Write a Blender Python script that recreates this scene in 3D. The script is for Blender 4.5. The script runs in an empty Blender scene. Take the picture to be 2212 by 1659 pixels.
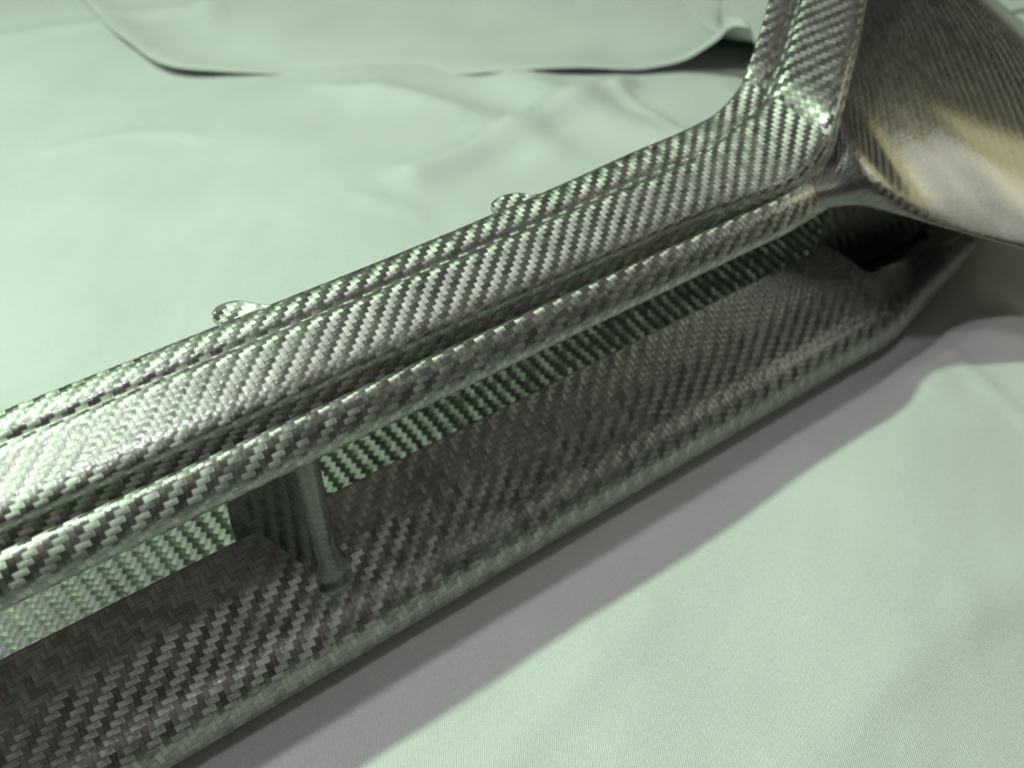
import bpy, math
import numpy as np

# ------------------------------------------------------------------ camera
S = 0.002                      # one design unit = 2 mm (one carbon tow)
TH = math.radians(47.8)        # camera looks down by this angle
CZ = 140.0                     # camera height in units
FPX = 1736.0                   # focal length for a 2212 px wide frame
sc = bpy.context.scene
cam = bpy.data.cameras.new('camera')
co = bpy.data.objects.new('camera', cam)
sc.collection.objects.link(co)
co.location = (0, 0, CZ * S)
co.rotation_euler = (math.pi / 2 - TH, 0, 0)
cam.sensor_width = 36.0
cam.lens = 36.0 * FPX / 2212.0
cam.clip_start = 0.005
cam.clip_end = 60.0
cam.dof.use_dof = True
cam.dof.focus_distance = 119 * S
cam.dof.aperture_fstop = 9.5
cam.dof.aperture_blades = 0
sc.camera = co

# ------------------------------------------------------------------ world and lamps
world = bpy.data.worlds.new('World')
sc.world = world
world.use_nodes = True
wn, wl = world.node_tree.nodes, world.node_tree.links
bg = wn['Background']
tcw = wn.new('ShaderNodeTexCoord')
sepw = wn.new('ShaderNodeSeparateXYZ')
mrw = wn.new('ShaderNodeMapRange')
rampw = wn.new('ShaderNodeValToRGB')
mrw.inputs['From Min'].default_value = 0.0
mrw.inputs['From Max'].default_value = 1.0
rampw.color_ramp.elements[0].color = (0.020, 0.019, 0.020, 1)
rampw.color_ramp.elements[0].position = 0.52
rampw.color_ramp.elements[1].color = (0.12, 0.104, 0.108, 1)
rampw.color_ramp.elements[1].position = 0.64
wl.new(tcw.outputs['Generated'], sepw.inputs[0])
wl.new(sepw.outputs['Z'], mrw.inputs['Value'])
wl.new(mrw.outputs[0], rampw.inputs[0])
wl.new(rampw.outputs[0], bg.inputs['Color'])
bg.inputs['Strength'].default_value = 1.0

AZ = math.radians(33.5)
D = np.array([math.cos(AZ), math.sin(AZ), 0.0])      # along the rail
W = np.array([-math.sin(AZ), math.cos(AZ), 0.0])     # away from the camera, across the rail


def SP(s, p, z):
    return D * s + W * p + np.array([0, 0, z])


def lamp(name, pos, target, size, power, col, size_y=None):
    li = bpy.data.lights.new(name, 'AREA')
    li.shape = 'RECTANGLE' if size_y else 'DISK'
    li.size = size * S
    if size_y:
        li.size_y = size_y * S
    li.energy = power
    li.color = col
    o = bpy.data.objects.new(name, li)
    sc.collection.objects.link(o)
    pos = np.array(pos, float)
    o.location = tuple(pos * S)
    import mathutils
    v = mathutils.Vector(tuple((np.array(target, float) - pos)))
    o.rotation_euler = v.to_track_quat('-Z', 'Y').to_euler()
    return o


TGT = SP(60, 70, 30)
lamp('key_lamp', TGT + (D * -0.38 + W * 0.40 + np.array([0, 0, 0.86])) * 520, TGT, 15, 10.8, (0.68, 1.0, 0.67))
lamp('second_lamp', TGT + (D * -0.62 + W * 0.215 + np.array([0, 0, 0.76])) * 520, TGT, 14, 4.0, (1.0, 0.94, 1.0))
lamp('ceiling_lamp', TGT + (D * -0.15 + W * -0.085 + np.array([0, 0, 0.98])) * 600, TGT, 60, 2.4, (0.95, 0.98, 1.0), 50)
lamp('side_lamp', TGT + (D * 0.85 + W * -0.25 + np.array([0, 0, 0.47])) * 600, TGT, 170, 0.75, (1.0, 1.0, 0.84), 130)
PT = np.array([90.0, 150.0, 55.0])
lamp('warm_reflection_fill', PT + (D * 0.93 + W * -0.20 + np.array([0, 0, 0.33])) * 420, PT, 150, 0.40, (1.0, 0.92, 0.48), 120)  # added light, stands in for yellow surroundings mirrored in the outer panel
lamp('pale_reflection_fill', PT + (D * 0.66 + W * -0.57 + np.array([0, 0, 0.58])) * 420, PT, 90, 0.22, (0.95, 1.0, 0.85), 70)  # second added light, gives the panel a pale patch to mirror

sc.view_settings.view_transform = 'Standard'
sc.view_settings.look = 'None'
sc.view_settings.exposure = 0.0
sc.view_settings.gamma = 1.0

# ------------------------------------------------------------------ helpers
fwv = np.array([0, math.cos(TH), -math.sin(TH)])
upv = np.array([0, math.sin(TH), math.cos(TH)])
CAMP = np.array([0, 0, CZ])


def U(px, py, z):
    """point at height z seen in direction (px, py) of the photograph (2212 x 1659)"""
    r = np.array([1.0, 0, 0]) * (px - 1106) + upv * (830 - py) + fwv * FPX
    return CAMP + r * ((z - CZ) / r[2])


def link(name, me, parent=None):
    o = bpy.data.objects.new(name, me)
    sc.collection.objects.link(o)
    if parent:
        o.parent = parent
        o.location = (-parent.location[0], -parent.location[1], -parent.location[2])
    return o


def catmull(P, n_per=None, t=None):
    """Catmull-Rom with chord parameter along axis 0; P (n, ..., 3); returns values at t in 0..n-1"""
    P = np.asarray(P, float)
    n = len(P)
    t = np.clip(np.asarray(t, float), 0, n - 1 - 1e-9)
    i = np.floor(t).astype(int)
    f = (t - i).reshape((-1,) + (1,) * (P.ndim - 1))
    p0 = P[np.maximum(i - 1, 0)]
    p1 = P[i]
    p2 = P[np.minimum(i + 1, n - 1)]
    p3 = P[np.minimum(i + 2, n - 1)]
    # non uniform tangents
    def dist(a, b):
        d = np.sqrt(((a - b) ** 2).sum(-1)).reshape(len(a), -1).mean(1)
        return np.maximum(d, 1e-6).reshape((-1,) + (1,) * (P.ndim - 1))
    d01, d12, d23 = dist(p0, p1), dist(p1, p2), dist(p2, p3)
    first = (i == 0).reshape(f.shape)
    last = (i >= n - 2).reshape(f.shape)
    m1 = (p2 - p1) + d12 * ((p1 - p0) / d01 - (p2 - p0) / (d01 + d12))
    m2 = (p2 - p1) + d12 * ((p3 - p2) / d23 - (p3 - p1) / (d12 + d23))
    m1 = np.where(first, p2 - p1, m1)
    m2 = np.where(last, p2 - p1, m2)
    f2, f3 = f * f, f * f * f
    return (2 * f3 - 3 * f2 + 1) * p1 + (f3 - 2 * f2 + f) * m1 + (-2 * f3 + 3 * f2) * p2 + (f3 - f2) * m2


def chaikin_cols(G, it=2):
    """round the profile (axis 1), keeping the ends"""
    for _ in range(it):
        a, b = G[:, :-1], G[:, 1:]
        q = a * 0.75 + b * 0.25
        r = a * 0.25 + b * 0.75
        out = np.empty((G.shape[0], q.shape[1] * 2, 3))
        out[:, 0::2] = q
        out[:, 1::2] = r
        G = np.concatenate([G[:, :1], out, G[:, -1:]], 1)
    return G


def arclen_t(P, step):
    """parameters (index units) giving samples about `step` apart along axis 0 of mean curve"""
    tt = np.linspace(0, len(P) - 1, (len(P) - 1) * 24 + 1)
    Q = catmull(P, t=tt)
    L = np.sqrt((np.diff(Q, axis=0) ** 2).sum(-1))
    L = L.reshape(len(L), -1).mean(1)
    cum = np.concatenate([[0], np.cumsum(L)])
    n = max(2, int(round(cum[-1] / step)) + 1)
    d = np.linspace(0, cum[-1], n)
    return np.interp(d, cum, tt), d


rng = np.random.default_rng(7)


def smooth_noise(u, v, sc_, seed):
    r = np.random.default_rng(seed)
    out = np.zeros_like(u)
    for k in range(5):
        a = r.uniform(0, 2 * math.pi)
        fr = r.uniform(0.6, 1.5) / sc_
        out += np.sin((u * math.cos(a) + v * math.sin(a)) * fr * 2 * math.pi + r.uniform(0, 6.28))
    return out / 3.0


def weave_height(u, v):
    iu, iv = np.floor(u), np.floor(v)
    m = np.mod(iu - iv, 4) < 2
    ta = np.mod(u - iv, 4) / 2
    tb = np.mod(v - iu - 1, 4) / 2
    fu, fv = u - iu, v - iv
    ha = np.sin(math.pi * np.clip(ta, 0, 1)) ** 0.7 * (1 - np.abs(2 * fv - 1) ** 3.5)
    hb = np.sin(math.pi * np.clip(tb, 0, 1)) ** 0.7 * (1 - np.abs(2 * fu - 1) ** 3.5)
    return np.where(m, ha, hb)


def loft(name, G, mat, parent=None, step=0.25, amp=0.07, it=2, thick=0.7, rot=0.0, flip_uv=False,
         mask=None, uoff=0.0, voff=0.0, tow=1.0, seed=1, flip=False, tow_u=None, warp=0.22, planar=None, part=None, rim=True):
    """G control grid (stations, columns, 3) -> fine woven surface displaced by the weave, uv in tows"""
    tcol = None
    tr, du = arclen_t(G, step)
    A = catmull(G, t=tr)                       # fine along
    A = chaikin_cols(A, it)
    # resample across by mean arc length
    L = np.sqrt((np.diff(A, axis=1) ** 2).sum(-1)).mean(0)
    cum = np.concatenate([[0], np.cumsum(L)])
    n = max(3, int(round(cum[-1] / step)) + 1)
    dv = np.linspace(0, cum[-1], n)
    k = np.clip(np.searchsorted(cum, dv, side='right') - 1, 0, len(cum) - 2)
    f = ((dv - cum[k]) / (cum[k + 1] - cum[k]))[None, :, None]
    V = A[:, k] * (1 - f) + A[:, k + 1] * f
    ni, nj = V.shape[:2]
    # smooth normals
    gu = np.gradient(V, axis=0)
    gv = np.gradient(V, axis=1)
    N = np.cross(gu, gv)
    N /= np.maximum(np.linalg.norm(N, axis=-1, keepdims=True), 1e-9)
    if flip:
        N = -N
    # uv: true arc length across, per station averaged
    uu = np.repeat(du[:, None], nj, 1)
    seg = np.sqrt((np.diff(V, axis=1) ** 2).sum(-1))
    vv = np.concatenate([np.zeros((ni, 1)), np.cumsum(seg, 1)], 1)
    vv = vv * 0.5 + np.repeat(dv[None, :], ni, 0) * 0.5
    if planar is not None:
        du_, dv_, ref = planar
        pu, pv = V @ du_, V @ dv_
        uu = pu
        vv = pv + (vv[ref] - pv[ref])[None, :]
    tu = tow_u or tow
    cr, sr = math.cos(rot), math.sin(rot)
    u = (uu * cr - vv * sr) / tu + uoff
    v = (uu * sr + vv * cr) / tow + voff
    if flip_uv:
        v = -v
    u = u + warp * smooth_noise(uu, vv, 22, seed) + 0.06 * smooth_noise(uu, vv, 5, seed + 1)
    v = v + warp * smooth_noise(uu, vv, 22, seed + 2) + 0.06 * smooth_noise(uu, vv, 5, seed + 3)
    u += 400
    v += 400
    h = weave_height(u, v)
    fade = np.clip(np.minimum(dv, dv[-1] - dv) / 0.9, 0, 1)[None, :]
    X = V + N * (amp * (h - 0.5) * fade)[..., None]
    idx = np.arange(ni * nj).reshape(ni, nj)
    q = np.stack([idx[:-1, :-1], idx[1:, :-1], idx[1:, 1:], idx[:-1, 1:]], -1)
    if flip:
        q = q[..., ::-1]
    if mask is not None:
        keep = mask(V[:-1, :-1])
        q = q[keep]
    if part is not None:
        q = q[part(tr[:-1])]
    q = q.reshape(-1, 4)
    me = bpy.data.meshes.new(name)
    me.from_pydata([], [], [])
    me.vertices.add(ni * nj)
    me.vertices.foreach_set('co', (X.reshape(-1, 3) * S).ravel())
    me.loops.add(len(q) * 4)
    me.loops.foreach_set('vertex_index', q.ravel().astype(np.int32))
    me.polygons.add(len(q))
    me.polygons.foreach_set('loop_start', np.arange(0, len(q) * 4, 4, dtype=np.int32))
    me.polygons.foreach_set('use_smooth', np.ones(len(q), dtype=bool))
    uvl = me.uv_layers.new(name='weave')
    uvs = np.stack([u.ravel()[q.ravel()], v.ravel()[q.ravel()]], -1)
    uvl.data.foreach_set('uv', uvs.ravel())
    at = me.attributes.new('flat_normal', 'FLOAT_VECTOR', 'POINT')
    at.data.foreach_set('vector', N.reshape(-1, 3).ravel())
    me.update()
    me.validate()
    me.materials.append(mat)
    o = link(name, me, parent)
    if thick:
        md = o.modifiers.new('thickness', 'SOLIDIFY')
        md.thickness = thick * S
        md.offset = -1.0
        md.use_rim = rim
    return o


# ------------------------------------------------------------------ materials
def new_mat(name):
    m = bpy.data.materials.new(name)
    m.use_nodes = True
    nt = m.node_tree
    for n in list(nt.nodes):
        nt.nodes.remove(n)
    out = nt.nodes.new('ShaderNodeOutputMaterial')
    b = nt.nodes.new('ShaderNodeBsdfPrincipled')
    nt.links.new(b.outputs[0], out.inputs[0])
    return m, nt, b


class NT:
    def __init__(s, nt):
        s.nt = nt

    def put(s, sock, val):
        if hasattr(val, 'is_output') or isinstance(val, bpy.types.NodeSocket):
            s.nt.links.new(val, sock)
        else:
            sock.default_value = val

    def math(s, op, a, b=0.0, c=0.0, clamp=False):
        n = s.nt.nodes.new('ShaderNodeMath')
        n.operation = op
        n.use_clamp = clamp
        s.put(n.inputs[0], a)
        s.put(n.inputs[1], b)
        s.put(n.inputs[2], c)
        return n.outputs[0]

    def vec(s, x, y, z=0.0):
        n = s.nt.nodes.new('ShaderNodeCombineXYZ')
        s.put(n.inputs[0], x)
        s.put(n.inputs[1], y)
        s.put(n.inputs[2], z)
        return n.outputs[0]

    def mixf(s, f, a, b):
        n = s.nt.nodes.new('ShaderNodeMix')
        n.data_type = 'FLOAT'
        s.put(n.inputs[0], f)
        s.put(n.inputs[2], a)
        s.put(n.inputs[3], b)
        return n.outputs[0]

    def mixv(s, f, a, b):
        n = s.nt.nodes.new('ShaderNodeMix')
        n.data_type = 'VECTOR'
        s.put(n.inputs[0], f)
        s.put(n.inputs[4], a)
        s.put(n.inputs[5], b)
        return n.outputs[1]

    def mixc(s, f, a, b, mode='MIX'):
        n = s.nt.nodes.new('ShaderNodeMix')
        n.data_type = 'RGBA'
        n.blend_type = mode
        s.put(n.inputs[0], f)
        s.put(n.inputs[6], a)
        s.put(n.inputs[7], b)
        return n.outputs[2]

    def noise(s, vec, scale, detail=2.0, rough=0.5):
        n = s.nt.nodes.new('ShaderNodeTexNoise')
        s.put(n.inputs['Vector'], vec)
        n.inputs['Scale'].default_value = scale
        n.inputs['Detail'].default_value = detail
        n.inputs['Roughness'].default_value = rough
        return n.outputs['Fac']

    def smooth(s, x, a, b):
        n = s.nt.nodes.new('ShaderNodeMapRange')
        n.interpolation_type = 'SMOOTHSTEP'
        s.put(n.inputs['Value'], x)
        n.inputs['From Min'].default_value = a
        n.inputs['From Max'].default_value = b
        return n.outputs[0]


def carbon(name, fibre=0.43, rough=0.5, coat=0.8, coat_rough=0.09, coat_flat=0.3, aniso=0.82):
    m, nt, b = new_mat(name)
    g = NT(nt)
    uvn = nt.nodes.new('ShaderNodeUVMap')
    uvn.uv_map = 'weave'
    sep = nt.nodes.new('ShaderNodeSeparateXYZ')
    nt.links.new(uvn.outputs[0], sep.inputs[0])
    u, v = sep.outputs[0], sep.outputs[1]
    iu, iv = g.math('FLOOR', u), g.math('FLOOR', v)
    mod = g.math('FLOORED_MODULO', g.math('SUBTRACT', iu, iv), 4.0)
    mask = g.math('LESS_THAN', mod, 1.5)                 # 1: tow along the rail on top
    fu, fv = g.math('FRACT', u), g.math('FRACT', v)
    across = g.mixf(mask, fu, fv)
    edge = g.math('ABSOLUTE', g.math('SUBTRACT', g.math('MULTIPLY', across, 2.0), 1.0))
    gap = g.smooth(edge, 0.86, 1.0)
    ida = g.vec(iv, g.math('FLOOR', g.math('DIVIDE', g.math('SUBTRACT', u, iv), 4.0)), 3.0)
    idb = g.vec(iu, g.math('FLOOR', g.math('DIVIDE', g.math('SUBTRACT', v, g.math('ADD', iu, 1.0)), 4.0)), 9.0)
    idv = g.mixv(mask, idb, ida)
    wn_ = nt.nodes.new('ShaderNodeTexWhiteNoise')
    nt.links.new(idv, wn_.inputs['Vector'])
    rnd = wn_.outputs['Value']
    # fibres inside each tow
    fa = g.vec(g.math('MULTIPLY', u, 0.8), g.math('MULTIPLY', v, 12.0), 0.0)
    fb = g.vec(g.math('MULTIPLY', u, 12.0), g.math('MULTIPLY', v, 0.8), 5.0)
    fvec = g.mixv(mask, fb, fa)
    fib = g.noise(fvec, 1.0, 1.0, 0.6)
    blotch = g.noise(uvn.outputs[0], 0.16, 1.0, 0.6)
    val = g.math('MULTIPLY', g.math('ADD', 0.45, g.math('MULTIPLY', fib, 0.9)), g.math('ADD', 0.70, g.math('MULTIPLY', rnd, 0.55)))
    val = g.math('MULTIPLY', val, g.math('SUBTRACT', 1.0, g.math('MULTIPLY', gap, 0.8)))
    val = g.math('MULTIPLY', val, g.math('ADD', 0.7, g.math('MULTIPLY', blotch, 0.6)))
    col = g.mixc(val, (0.004, 0.004, 0.004, 1), (fibre * 0.98, fibre, fibre * 0.90, 1))
    dn = g.noise(uvn.outputs[0], 7.0, 2.0, 0.7)
    dust = g.math('MULTIPLY', g.smooth(dn, 0.70, 0.78), g.smooth(blotch, 0.42, 0.6))
    col = g.mixc(dust, col, (0.42, 0.42, 0.40, 1))
    nt.links.new(col, b.inputs['Base Color'])
    nt.links.new(g.math('SUBTRACT', 0.92, g.math('MULTIPLY', dust, 0.5)), b.inputs['Metallic'])
    nt.links.new(g.math('ADD', rough - 0.05, g.math('MULTIPLY', rnd, 0.12)), b.inputs['Roughness'])
    b.inputs['Anisotropic'].default_value = aniso
    rot = g.math('ADD', g.math('MULTIPLY', mask, 0.25), g.math('MULTIPLY', g.math('SUBTRACT', rnd, 0.5), 0.03))
    nt.links.new(rot, b.inputs['Anisotropic Rotation'])
    tg = nt.nodes.new('ShaderNodeTangent')
    tg.direction_type = 'UV_MAP'
    tg.uv_map = 'weave'
    nt.links.new(tg.outputs[0], b.inputs['Tangent'])
    b.inputs['Coat Weight'].default_value = coat
    spots = blotch
    nt.links.new(g.math('ADD', coat_rough * 0.6, g.math('MULTIPLY', spots, coat_rough * 0.9)), b.inputs['Coat Roughness'])
    # resin surface: between the tow relief and the flat mould surface, with pin-holes
    at = nt.nodes.new('ShaderNodeAttribute')
    at.attribute_name = 'flat_normal'
    geo = nt.nodes.new('ShaderNodeNewGeometry')
    nm = g.mixv(coat_flat, geo.outputs['Normal'], at.outputs['Vector'])
    nrm = nt.nodes.new('ShaderNodeVectorMath')
    nrm.operation = 'NORMALIZE'
    nt.links.new(nm, nrm.inputs[0])
    hgt = g.noise(uvn.outputs[0], 2.6, 1.5, 0.6)
    b2 = nt.nodes.new('ShaderNodeBump')
    b2.inputs['Strength'].default_value = 0.4
    b2.inputs['Distance'].default_value = 0.00012
    nt.links.new(hgt, b2.inputs['Height'])
    nt.links.new(nrm.outputs[0], b2.inputs['Normal'])
    nt.links.new(b2.outputs[0], b.inputs['Coat Normal'])
    return m


M_CARBON = carbon('carbon_twill')
M_PANEL = carbon('carbon_twill_polished', coat=1.0, coat_rough=0.035, coat_flat=0.92, fibre=0.24)
M_PANEL.node_tree.nodes['Principled BSDF'].inputs['Coat IOR'].default_value = 1.7
M_STRUT_SHADED = carbon('carbon_twill_strut_shaded', fibre=0.19)  # same twill with darker fibres, shade on the strut put into the colour
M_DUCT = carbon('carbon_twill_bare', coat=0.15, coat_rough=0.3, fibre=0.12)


def fabric(name):
    m, nt, b = new_mat(name)
    g = NT(nt)
    tc = nt.nodes.new('ShaderNodeTexCoord')
    mp = nt.nodes.new('ShaderNodeMapping')
    mp.inputs['Rotation'].default_value = (0, 0, math.radians(8))
    mp.inputs['Scale'].default_value = (1 / S, 1 / S, 1 / S)
    nt.links.new(tc.outputs['Object'], mp.inputs[0])
    sep = nt.nodes.new('ShaderNodeSeparateXYZ')
    nt.links.new(mp.outputs[0], sep.inputs[0])
    x, y = sep.outputs[0], sep.outputs[1]
    wob = g.noise(mp.outputs[0], 0.35, 2.0)
    per = 0.36
    ph = g.math('ADD', g.math('DIVIDE', g.math('ADD', x, g.math('MULTIPLY', y, 0.18)), per), g.math('MULTIPLY', wob, 1.3))
    line = g.math('MULTIPLY_ADD', g.math('SINE', g.math('MULTIPLY', ph, 2 * math.pi)), 0.5, 0.5)
    yy = g.math('ADD', g.math('DIVIDE', y, 0.5), g.math('FLOOR', ph))
    seg = g.math('MULTIPLY_ADD', g.math('SINE', g.math('MULTIPLY', yy, 2 * math.pi)), 0.5, 0.5)
    thr = g.noise(g.vec(g.math('MULTIPLY', x, 5.0), g.math('MULTIPLY', y, 1.2)), 1.0, 3.0, 0.65)
    big = g.noise(mp.outputs[0], 0.03, 3.0, 0.55)
    hgt = g.math('ADD', g.math('MULTIPLY', line, 0.7), g.math('ADD', g.math('MULTIPLY', seg, 0.15), g.math('MULTIPLY', thr, 0.5)))
    bump = nt.nodes.new('ShaderNodeBump')
    bump.inputs['Strength'].default_value = 1.0
    bump.inputs['Distance'].default_value = 0.0002
    nt.links.new(hgt, bump.inputs['Height'])
    nt.links.new(bump.outputs[0], b.inputs['Normal'])
    f = g.math('ADD', g.math('MULTIPLY', line, 0.3), g.math('ADD', g.math('MULTIPLY', thr, 0.5), g.math('MULTIPLY', big, 0.22)))
    col = g.mixc(f, (0.21, 0.225, 0.215, 1), (0.83, 0.87, 0.83, 1))
    nt.links.new(col, b.inputs['Base Color'])
    b.inputs['Roughness'].default_value = 0.75
    b.inputs['Sheen Weight'].default_value = 0.15
    return m


M_FAB = fabric('pale_twill_fabric')

# ------------------------------------------------------------------ tablecloth
RIDGES = [  # image polyline on the table, width, height
    ([(1330, 195), (1120, 290), (900, 390)], 7, 4.6),
    ([(1180, 330), (1000, 250), (820, 215)], 9, 3.0),
    ([(1500, 330), (1300, 260), (1120, 180)], 9, 3.6),
    ([(0, 95), (260, 45), (440, 20)], 5, 1.6),
    ([(470, 0), (455, 60)], 5, 1.8),
    ([(0, 420), (400, 330), (800, 420)], 26, 2.2),
    ([(100, 620), (420, 520), (700, 400)], 18, 1.2),
    ([(2250, 760), (2080, 850), (1900, 1080), (1820, 1330), (1800, 1660)], 16, 2.2),
    ([(2250, 1150), (2080, 1250), (1950, 1500), (1930, 1700)], 18, 1.8),
    ([(1700, 1000), (1560, 1160), (1420, 1400), (1380, 1700)], 12, 1.0),
    ([(1500, 335), (1420, 260), (1330, 205)], 2.5, 1.3),
    ([(120, 335), (280, 300), (430, 305)], 3.0, 0.9),
    ([(690, 190), (840, 215), (990, 250)], 3.0, 1.1),
    ([(640, 470), (760, 440), (900, 470)], 3.5, 0.8),
    ([(2230, 930), (2120, 850), (2010, 770)], 2.2, 0.9),
    ([(1700, 1680), (1980, 1420), (2230, 1230)], 5.0, 1.0),
    ([(1080, 1680), (1220, 1500), (1400, 1330)], 4.0, 0.7),
    ([(2180, 700), (2060, 740), (1980, 800)], 8, 3.0),
]


def seg_dist(x, y, poly):
    best = np.full_like(x, 1e9)
    for a, b in zip(poly[:-1], poly[1:]):
        d = b - a
        t = np.clip(((x - a[0]) * d[0] + (y - a[1]) * d[1]) / (d @ d), 0, 1)
        best = np.minimum(best, np.hypot(x - a[0] - t * d[0], y - a[1] - t * d[1]))
    return best


RW = []
for poly, wd, hh in RIDGES:
    P2 = np.array([U(a, b, 0)[:2] for a, b in poly])
    tt = np.linspace(0, len(P2) - 1, 16)
    RW.append((np.stack([np.interp(tt, range(len(P2)), P2[:, 0]), np.interp(tt, range(len(P2)), P2[:, 1])], -1), wd, hh))


def cloth_z(x, y):
    z = np.zeros_like(x)
    for P2, wd, hh in RW:
        z += hh * np.exp(-(seg_dist(x, y, P2) / wd) ** 2)
    z += 0.7 * smooth_noise(x, y, 90, 31) + 0.32 * smooth_noise(x, y, 38, 33) + 0.09 * smooth_noise(x, y, 13, 35)
    # pressed flat under the part
    s = x * D[0] + y * D[1]
    p = x * W[0] + y * W[1]
    near = np.clip((p - 54) / 8, 0, 1) * np.clip((125 - p) / 10, 0, 1) * np.clip((190 - s) / 14, 0, 1)
    return z * (1 - near) - 0.4 * near


def cloth_mesh():
    def axis(lo, hi, c0, c1, fine, n_out):
        mid = np.arange(c0, c1 + fine, fine)
        a = c0 - np.geomspace(1, c0 - lo + 1, n_out)[::-1] + 1
        b = c1 + np.geomspace(1, hi - c1 + 1, n_out) - 1
        return np.unique(np.round(np.concatenate([a[:-1], mid, b[1:] + fine]), 4))
    xs = axis(-900, 900, -170, 260, 1.6, 20)
    ys = axis(-300, 1700, 0, 380, 1.6, 22)
    X, Y = np.meshgrid(xs, ys, indexing='ij')
    Z = cloth_z(X, Y)
    V = np.stack([X, Y, Z], -1).reshape(-1, 3) * S
    ni, nj = X.shape
    idx = np.arange(ni * nj).reshape(ni, nj)
    q = np.stack([idx[:-1, :-1], idx[1:, :-1], idx[1:, 1:], idx[:-1, 1:]], -1).reshape(-1, 4)
    me = bpy.data.meshes.new('tablecloth')
    me.from_pydata(V.tolist(), [], q.tolist())
    me.polygons.foreach_set('use_smooth', np.ones(len(q), dtype=bool))
    me.materials.append(M_FAB)
    return me


cloth = link('tablecloth', cloth_mesh())
cloth['kind'] = 'structure'
cloth['label'] = 'pale grey green twill cloth spread under the carbon fibre part'

# overlapping upper layer of cloth behind the part
EDGE = [(-260, -330, 2), (-60, -190, 2), (90, -90, 2.2), (180, 0, 4.2), (270, 85, 4.6), (380, 145, 4.2), (470, 153, 2.6), (560, 158, 1.2), (660, 162, -0.3), (780, 164, -0.8), (920, 163, -0.4),
        (1000, 160, 1.2), (1130, 150, 3.0), (1250, 145, 4.0), (1400, 147, 3.5), (1480, 128, 6.0), (1540, 92, 14.0), (1588, 56, 27.0), (1606, 56, 29.0),
        (1640, 100, 14.0), (1700, 110, 6.0), (1850, 80, 3.0), (2100, 40, 2.0), (2500, -40, 2.0)]


def upper_layer():
    P3 = np.array([U(a, b, z) for a, b, z in EDGE])
    tt, dd = arclen_t(P3[:, None, :], 2.0)
    E3 = catmull(P3[:, None, :], t=tt)[:, 0]
    qs = np.concatenate([[0, 0.4, 0.9, 1.6], np.geomspace(2.5, 900, 44)])
    rows = []
    tang = np.gradient(E3, axis=0)
    nrm = np.stack([-tang[:, 1], tang[:, 0], np.zeros(len(E3))], -1)
    nrm[:, 1] = np.abs(nrm[:, 1])
    nrm = nrm / np.linalg.norm(nrm, axis=-1, keepdims=True)
    k = np.ones(25) / 25
    for c in range(2):
        nrm[:, c] = np.convolve(np.pad(nrm[:, c], 12, mode='edge'), k, 'valid')
    nrm = nrm * 0.25 + np.array([0.05, 1.0, 0]) * 0.75
    for q in qs:
        P = E3 + nrm * q
        base = cloth_z(P[:, 0], P[:, 1]) + 0.9
        wd = 6.0 + np.maximum(E3[:, 2], 0) * 1.5
        fall = np.exp(-(q / wd) ** 2)
        z = base + (E3[:, 2] - base) * fall
        if q == 0:
            z = z - 0.5
        P = P.copy()
        lo = cloth_z(P[:, 0], P[:, 1]) + 0.5 * min(1.0, q / 25.0) - (0.0 if q > 12 else 3.0)
        P[:, 2] = np.maximum(z, lo)
        rows.append(P)
    G = np.stack(rows, 1)
    ni, nj = G.shape[:2]
    idx = np.arange(ni * nj).reshape(ni, nj)
    q = np.stack([idx[:-1, :-1], idx[1:, :-1], idx[1:, 1:], idx[:-1, 1:]], -1).reshape(-1, 4)
    me = bpy.data.meshes.new('cloth_fold')
    me.from_pydata((G.reshape(-1, 3) * S).tolist(), [], q.tolist())
    me.polygons.foreach_set('use_smooth', np.ones(len(q), dtype=bool))
    me.materials.append(M_FAB)
    o = link('cloth_fold', me)
    md = o.modifiers.new('thickness', 'SOLIDIFY')
    md.thickness = 0.2 * S
    md.offset = -1
    o['label'] = 'loose overlapping layer of pale cloth with a lifted dark edge behind the part'
    o['category'] = 'cloth'
    return o


upper_layer()

# ------------------------------------------------------------------ the carbon part
root = bpy.data.objects.new('carbon_fibre_grille', None)
sc.collection.objects.link(root)
root.location = tuple(SP(60, 75, 0) * S)
root['label'] = 'glossy black carbon fibre bumper grille frame with slotted lower blade lying on cloth'
root['category'] = 'car part'

# --- upper rail face, flange and side arm: one continuous control grid
RAIL = [(78.5, 50.8), (79.1, 53.0), (78.8, 55.3), (79.9, 56.6), (84, 58.2), (87.9, 59.8), (88.8, 58.3), (89.8, 59.8), (93.4, 60.3), (93.6, 59.2)]
FLARE = {50: 0.4, 75: 1.5, 90: 2.5}
stations = [np.array([SP(s, p + FLARE.get(s, 0) * (0 if p < 88.5 else 0.4 if p < 90 else 1.0), z) for p, z in RAIL]) for s in (-110, -70, -30, 10, 50, 75, 90)]
ARM = [  # B, O, R, K, F image points and rise
    ((1634, 405), (1650, 420), (1545, 317), (1530, 306), (1486, 275), 0.0),
    ((1711, 369), (1728, 384), (1612, 262), (1596, 252), (1552, 238), 0.0),
    ((1752, 339), (1772, 348), (1642, 240), (1620, 229), (1583, 206), 1.0),
    ((1786, 297), (1804, 303), (1668, 206), (1640, 196), (1603, 172), 3.0),
    ((1802, 248), (1819, 248), (1689, 160), (1656, 146), (1619, 133), 5.8),
    ((1822, 166), (1838, 165), (1711, 96), (1678, 88), (1639, 77), 9.0),
    ((1841, 82), (1857, 88), (1724, 45), (1692, 40), (1651, 36), 11.6),
    ((1857, 0), (1874, 0), (1736, 0), (1703, 0), (1661, 0), 14.0),
    ((1890, -170), (1908, -170), (1766, -150), (1733, -150), (1688, -150), 22.0),
]
INNER = [0, 0, -0.3, -0.8, -1.3, -2.3, -3.3, -4.2, -5.8]
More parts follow.
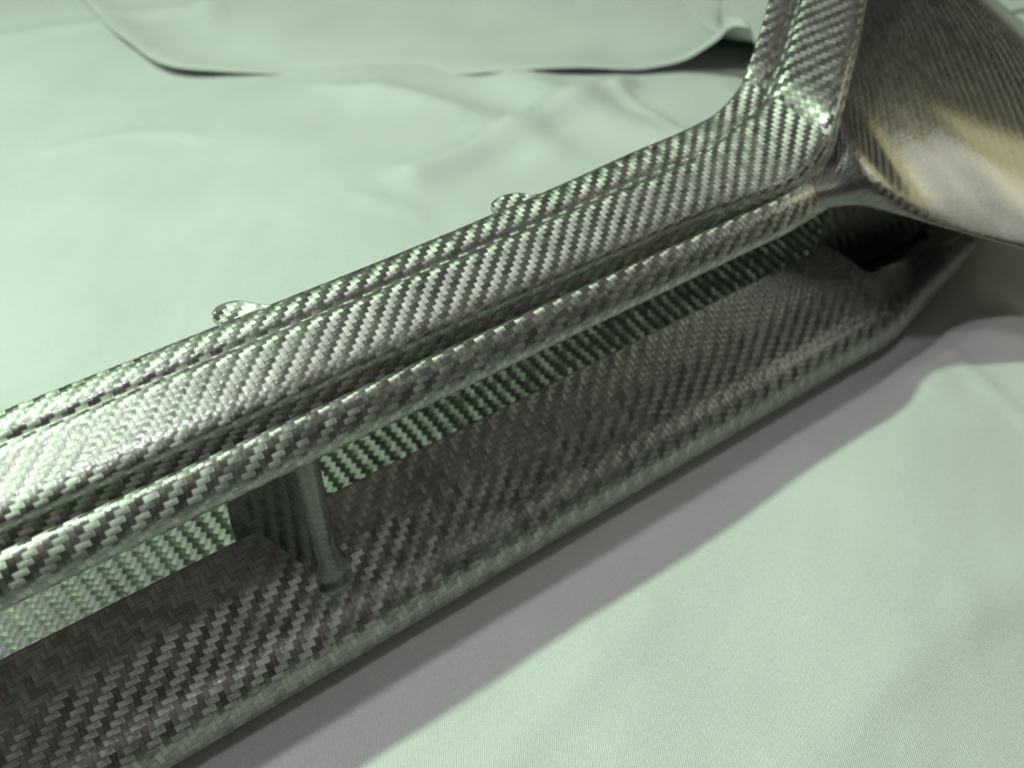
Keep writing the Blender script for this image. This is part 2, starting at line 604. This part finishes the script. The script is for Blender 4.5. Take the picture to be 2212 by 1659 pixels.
for (Bq, Oq, Rq, Kq, Fq, dz), di in zip(ARM, INNER):
    B, O_, R, K, F = U(*Bq, 56.5 + dz), U(*Oq, 55.2 + dz), U(*Rq, 59.8 + dz + di), U(*Kq, 59.5 + dz + di), U(*Fq, 60.2 + dz + di * 1.1)
    c = [O_ + np.array([0.6, 0.3, -3.6]), O_ + np.array([0.3, 0.1, -1.8]), O_, B, (B + R) / 2 + np.array([0, 0, 0.1]), R,
         R * 0.65 + K * 0.35 + np.array([0, 0, -1.3 if dz > 2 else -0.8]), K + np.array([0, 0, 0.5 if dz > 2 else 0.1]), F, F + np.array([0, 0, -1.0])]
    stations.append(np.array(c))
FACE = np.array(stations)
NR = 7
SHIELD = [(92.6, 59.0), (95.8, 56.0), (98.4, 51.0), (98.8, 46.5)]  # unseen sheet added behind the rail, keeps key light off the blade
loft('rear_light_shield', np.array([[SP(s, p, z) for p, z in SHIELD] for s in (-110, -40, 30, 92)]), M_CARBON, root, seed=15, step=0.4)
# rail mesh covers the straight part up to the middle of the corner
PL = (D, W * 0.94 + np.array([0, 0, 0.34]), 0)
rail = loft('upper_rail', FACE, M_CARBON, root, seed=3, uoff=0.2, voff=0.3, planar=PL, tow=0.84, part=lambda t: t < NR + 3, rim=False)
ad = FACE[-1][4] - FACE[-4][4]
ad = ad / np.linalg.norm(ad)
ac = FACE[-3][5] - FACE[-3][3]
ac = ac - ad * (ac @ ad)
ac = ac / np.linalg.norm(ac)
arm = loft('side_arm', FACE, M_CARBON, root, seed=3, uoff=0.2, voff=0.3, planar=(ad, ac, -1), flip_uv=True, tow=0.95, part=lambda t: t >= NR + 3, rim=False)

# --- tabs on the flange
def tab(inner, outer, seed):
    G = []
    zo = [60.0, 60.4, 60.5, 60.5, 60.45, 60.1, 59.2]
    for (a, b), (c, d), z2 in zip(inner, outer, zo):
        A, B = U(a, b, 59.3), U(c, d, z2)
        G.append([A, A * 0.6 + B * 0.4 + np.array([0, 0, 0.12]), A * 0.2 + B * 0.8 + np.array([0, 0, 0.12]), B])
    return loft('mounting_tab', np.array(G), M_CARBON, root, seed=seed, step=0.14, thick=0.8, amp=0.06, it=2, tow=0.84,
                planar=PL)


tab([(503, 716), (512, 712), (526, 706), (545, 699), (570, 689), (604, 676), (650, 658)],
    [(482, 708), (458, 684), (469, 663), (512, 650), (552, 656), (590, 661), (628, 656)], 71)
tab([(1098, 472), (1108, 468), (1124, 460), (1146, 450), (1174, 438), (1206, 424), (1250, 404)],
    [(1080, 466), (1061, 446), (1076, 428), (1112, 418), (1150, 420), (1188, 419), (1224, 408)], 77)

# --- bead that runs below the groove and opens out into the outer panel
BEAD = [(79.0, 49.6), (77.6, 52.9), (76.2, 54.1), (74.6, 53.2), (73.2, 51.4), (72.3, 49.3), (73.0, 47.3), (79, 47.4)]
bst = [np.array([SP(s, p, z) for p, z in BEAD]) for s in (-110, -70, -30, 10, 50, 80, 98, 110)]
FR = [0, 0.05, 0.12, 0.36, 0.66, 0.92, 1.0]
PAN = [  # rim, middle, bottom (image), heights, bulge
    ((1752, 376), (1762, 420), (1792, 452), 53.0, 52.0, 47.0),
    ((1782, 330), (1818, 392), (1856, 448), 53.5, 52.5, 46.0),
    ((1800, 262), (1868, 370), (1944, 468), 57.0, 53.5, 43.5),
    ((1816, 180), (1925, 345), (2060, 500), 59.8, 51.0, 39.5),
    ((1836, 90), (2000, 315), (2190, 535), 62.6, 50.0, 35.0),
    ((1853, 0), (2070, 270), (2330, 575), 65.2, 50.0, 31.0),
    ((1868, -90), (2130, 190), (2460, 560), 68.5, 50.0, 29.0),
    ((1880, -150), (2165, 60), (2500, 400), 71.0, 50.0, 28.0),
    ((1888, -190), (2130, -20), (2440, 250), 73.0, 48.0, 20.0),
]
for r_, m_, b_, zr, zm, zb in PAN:
    A0, A1, A2 = U(*r_, zr), U(*m_, zm), U(*b_, zb)
    cols = []
    for f in FR:
        # quadratic through the three points at 0, 0.5, 1
        cols.append(A0 * (2 * (f - 0.5) * (f - 1)) + A1 * (4 * f * (1 - f)) + A2 * (2 * f * (f - 0.5)))
    inward = (A0 - A2) * np.array([1, 1, 0])
    inward = inward / (np.linalg.norm(inward) + 1e-9)
    cols.append(cols[-1] + W * 2.6 + np.array([0, 0, -0.6]))
    bst.append(np.array(cols))
BST = np.array(bst)
loft('bead', BST[:9], M_CARBON, root, seed=21, uoff=0.4, voff=0.15, flip=True, flip_uv=True, it=2, tow=0.92)
loft('outer_panel', BST[8:], M_PANEL, root, seed=25, step=0.3, amp=0.045, flip=True, flip_uv=True)

# --- lower blade
BL = [(71, 3.4), (66.2, 3.3), (64.3, 4.9), (64.0, 7.2), (64.9, 10.0), (66.8, 12.3), (69.5, 13.7), (71.8, 16.2), (74.8, 19.8), (78.4, 22.9), (81.0, 25.1), (82.2, 26.0)]
lst = [np.array([SP(s, p, z) for p, z in BL]) for s in (-120, -80, -40, 0, 40, 80, 110, 136, 150)]
END = [
    (164, [(72, 4.4), (68.4, 4.0), (66.9, 5.5), (66.7, 7.8), (67.2, 10.2), (68.4, 12.0), (70.2, 13.0), (72.2, 14.0), (75.2, 15.0), (77, 15.4), (78.0, 15.6), (78.4, 15.6)]),
    (180, [(74.5, 5.2), (71.8, 4.8), (70.6, 5.9), (70.4, 7.6), (70.8, 9.2), (71.6, 10.4), (72.6, 11.0), (73.6, 11.5), (75.0, 11.8), (75.8, 12.0), (76.4, 12.0), (76.6, 12.0)]),
    (195, [(76, 5.9), (75.0, 5.7), (74.3, 6.1), (74.2, 6.8), (74.4, 7.4), (74.7, 7.9), (75.1, 8.1), (75.5, 8.3), (75.9, 8.4), (76.2, 8.4), (76.4, 8.4), (76.5, 8.4)]),
]
for s, pr in END:
    lst.append(np.array([SP(s, p, z) for p, z in pr]))
LST = np.array(lst)


def blade_mask(V):
    s = V @ D
    p = V @ W
    t = np.clip((s - 136.5) / 12.0, 0, 1)
    lim = 83.0 - 8.6 * t * t * (3 - 2 * t) + np.clip(s - 150, 0, 40) * 0.06
    return p < lim


loft('lower_blade', LST, M_CARBON, root, seed=41, uoff=0.1, voff=0.35, mask=blade_mask, flip=True, thick=0.8, tow=1.04)

# --- rear duct floor seen through the slot
RF = [(84.6, 4.5), (92, 6.8), (100, 9.3), (108, 11.8), (112, 12.2), (113.5, 8), (113.8, 0.6)]
rst = [np.array([SP(s, p, z) for p, z in RF]) for s in (-120, -60, 0, 60, 110, 150, 192)]
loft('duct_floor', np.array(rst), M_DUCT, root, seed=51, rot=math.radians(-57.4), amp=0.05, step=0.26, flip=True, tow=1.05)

# --- strut between blade and rail
def strut():
    lev = [  # z, back (s,p), front (s,p), radius back, radius front
        (14.5, (1.0, 86.0), (12.0, 74.2), 1.0, 2.3),
        (17.0, (1.2, 86.0), (12.0, 74.3), 1.0, 2.3),
        (18.2, (1.3, 86.0), (12.0, 74.35), 1.0, 2.4),
        (19.2, (1.4, 86.0), (12.0, 74.4), 1.0, 2.4),
        (20.4, (1.5, 86.0), (12.0, 74.45), 1.0, 2.4),
        (22.0, (1.6, 86.0), (12.0, 74.5), 1.0, 2.3),
        (25.0, (1.9, 86.0), (12.1, 74.7), 1.0, 2.3),
        (29.0, (2.4, 86.0), (12.3, 74.8), 1.0, 2.3),
        (34.0, (3.1, 86.0), (12.6, 75.1), 1.0, 2.3),
        (41.0, (3.8, 86.0), (13.1, 75.5), 1.0, 2.3),
        (50.0, (4.2, 86.0), (13.7, 76.0), 1.0, 2.3),
    ]
    G = []
    n = 56
    for z, b, f, rb, rf in lev:
        b, f = np.array(b), np.array(f)
        ax = (f - b) / np.linalg.norm(f - b)
        pe = np.array([-ax[1], ax[0]])
        ring = []
        h = n // 2
        for k in range(h):
            a = -math.pi / 2 + math.pi * k / (h - 1)
            ring.append(f + ax * math.cos(a) * rf + pe * math.sin(a) * rf)
        for k in range(h):
            a = math.pi / 2 + math.pi * k / (h - 1)
            ring.append(b + ax * math.cos(a) * rb + pe * math.sin(a) * rb)
        ring.append(ring[0])
        cen = np.mean(ring, axis=0)
        out = []
        for k, rp in enumerate(ring):
            a_, b_ = np.array(ring[(k - 1) % (len(ring) - 1)]), np.array(ring[(k + 1) % (len(ring) - 1)])
            tg_ = b_ - a_
            no = np.array([tg_[1], -tg_[0]])
            no = no / (np.linalg.norm(no) + 1e-9)
            if no @ (np.array(rp) - cen) < 0:
                no = -no
            zs = np.interp(rp[1], [68.0, 71.2, 74.8, 78.4, 81.0, 82.2], [13.7, 16.4, 19.8, 22.9, 25.1, 25.4])
            if rp[1] > 82.2:
                zs = 25.4 - (rp[1] - 82.2) * 3.0
            out.append(np.array(rp) + no * 1.3 * math.exp(-max(z - zs, -0.6) / 1.5))
        G.append([SP(s, p, z) for s, p in out])
    G = np.array(G)            # levels x ring
    return loft('strut', np.transpose(G, (0, 1, 2)), M_STRUT_SHADED, root, seed=61, it=0, thick=0, amp=0.06, flip=True, step=0.25, uoff=0.3, rot=math.radians(45))


strut()

# --- inner return wall under the outer panel (dark inside of the duct end)
INW = [(139.7, 83.6, 53), (150, 85.2, 51), (160, 86.2, 48), (170, 86, 44), (182, 85.5, 40), (196, 88, 37), (214, 95, 35)]
gw = []
for (s_, p_, z_) in INW:
    gw.append([SP(s_, p_, z_), SP(s_, p_, z_ * 0.55), SP(s_, p_, 0.3)])
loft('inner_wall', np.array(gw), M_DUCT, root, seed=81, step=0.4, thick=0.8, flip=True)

# ------------------------------------------------------------------ render settings
sc.render.engine = 'CYCLES'
sc.cycles.use_adaptive_sampling = True
sc.cycles.adaptive_threshold = 0.02
sc.cycles.time_limit = 600
sc.cycles.max_bounces = 5
sc.cycles.diffuse_bounces = 2
sc.cycles.glossy_bounces = 3
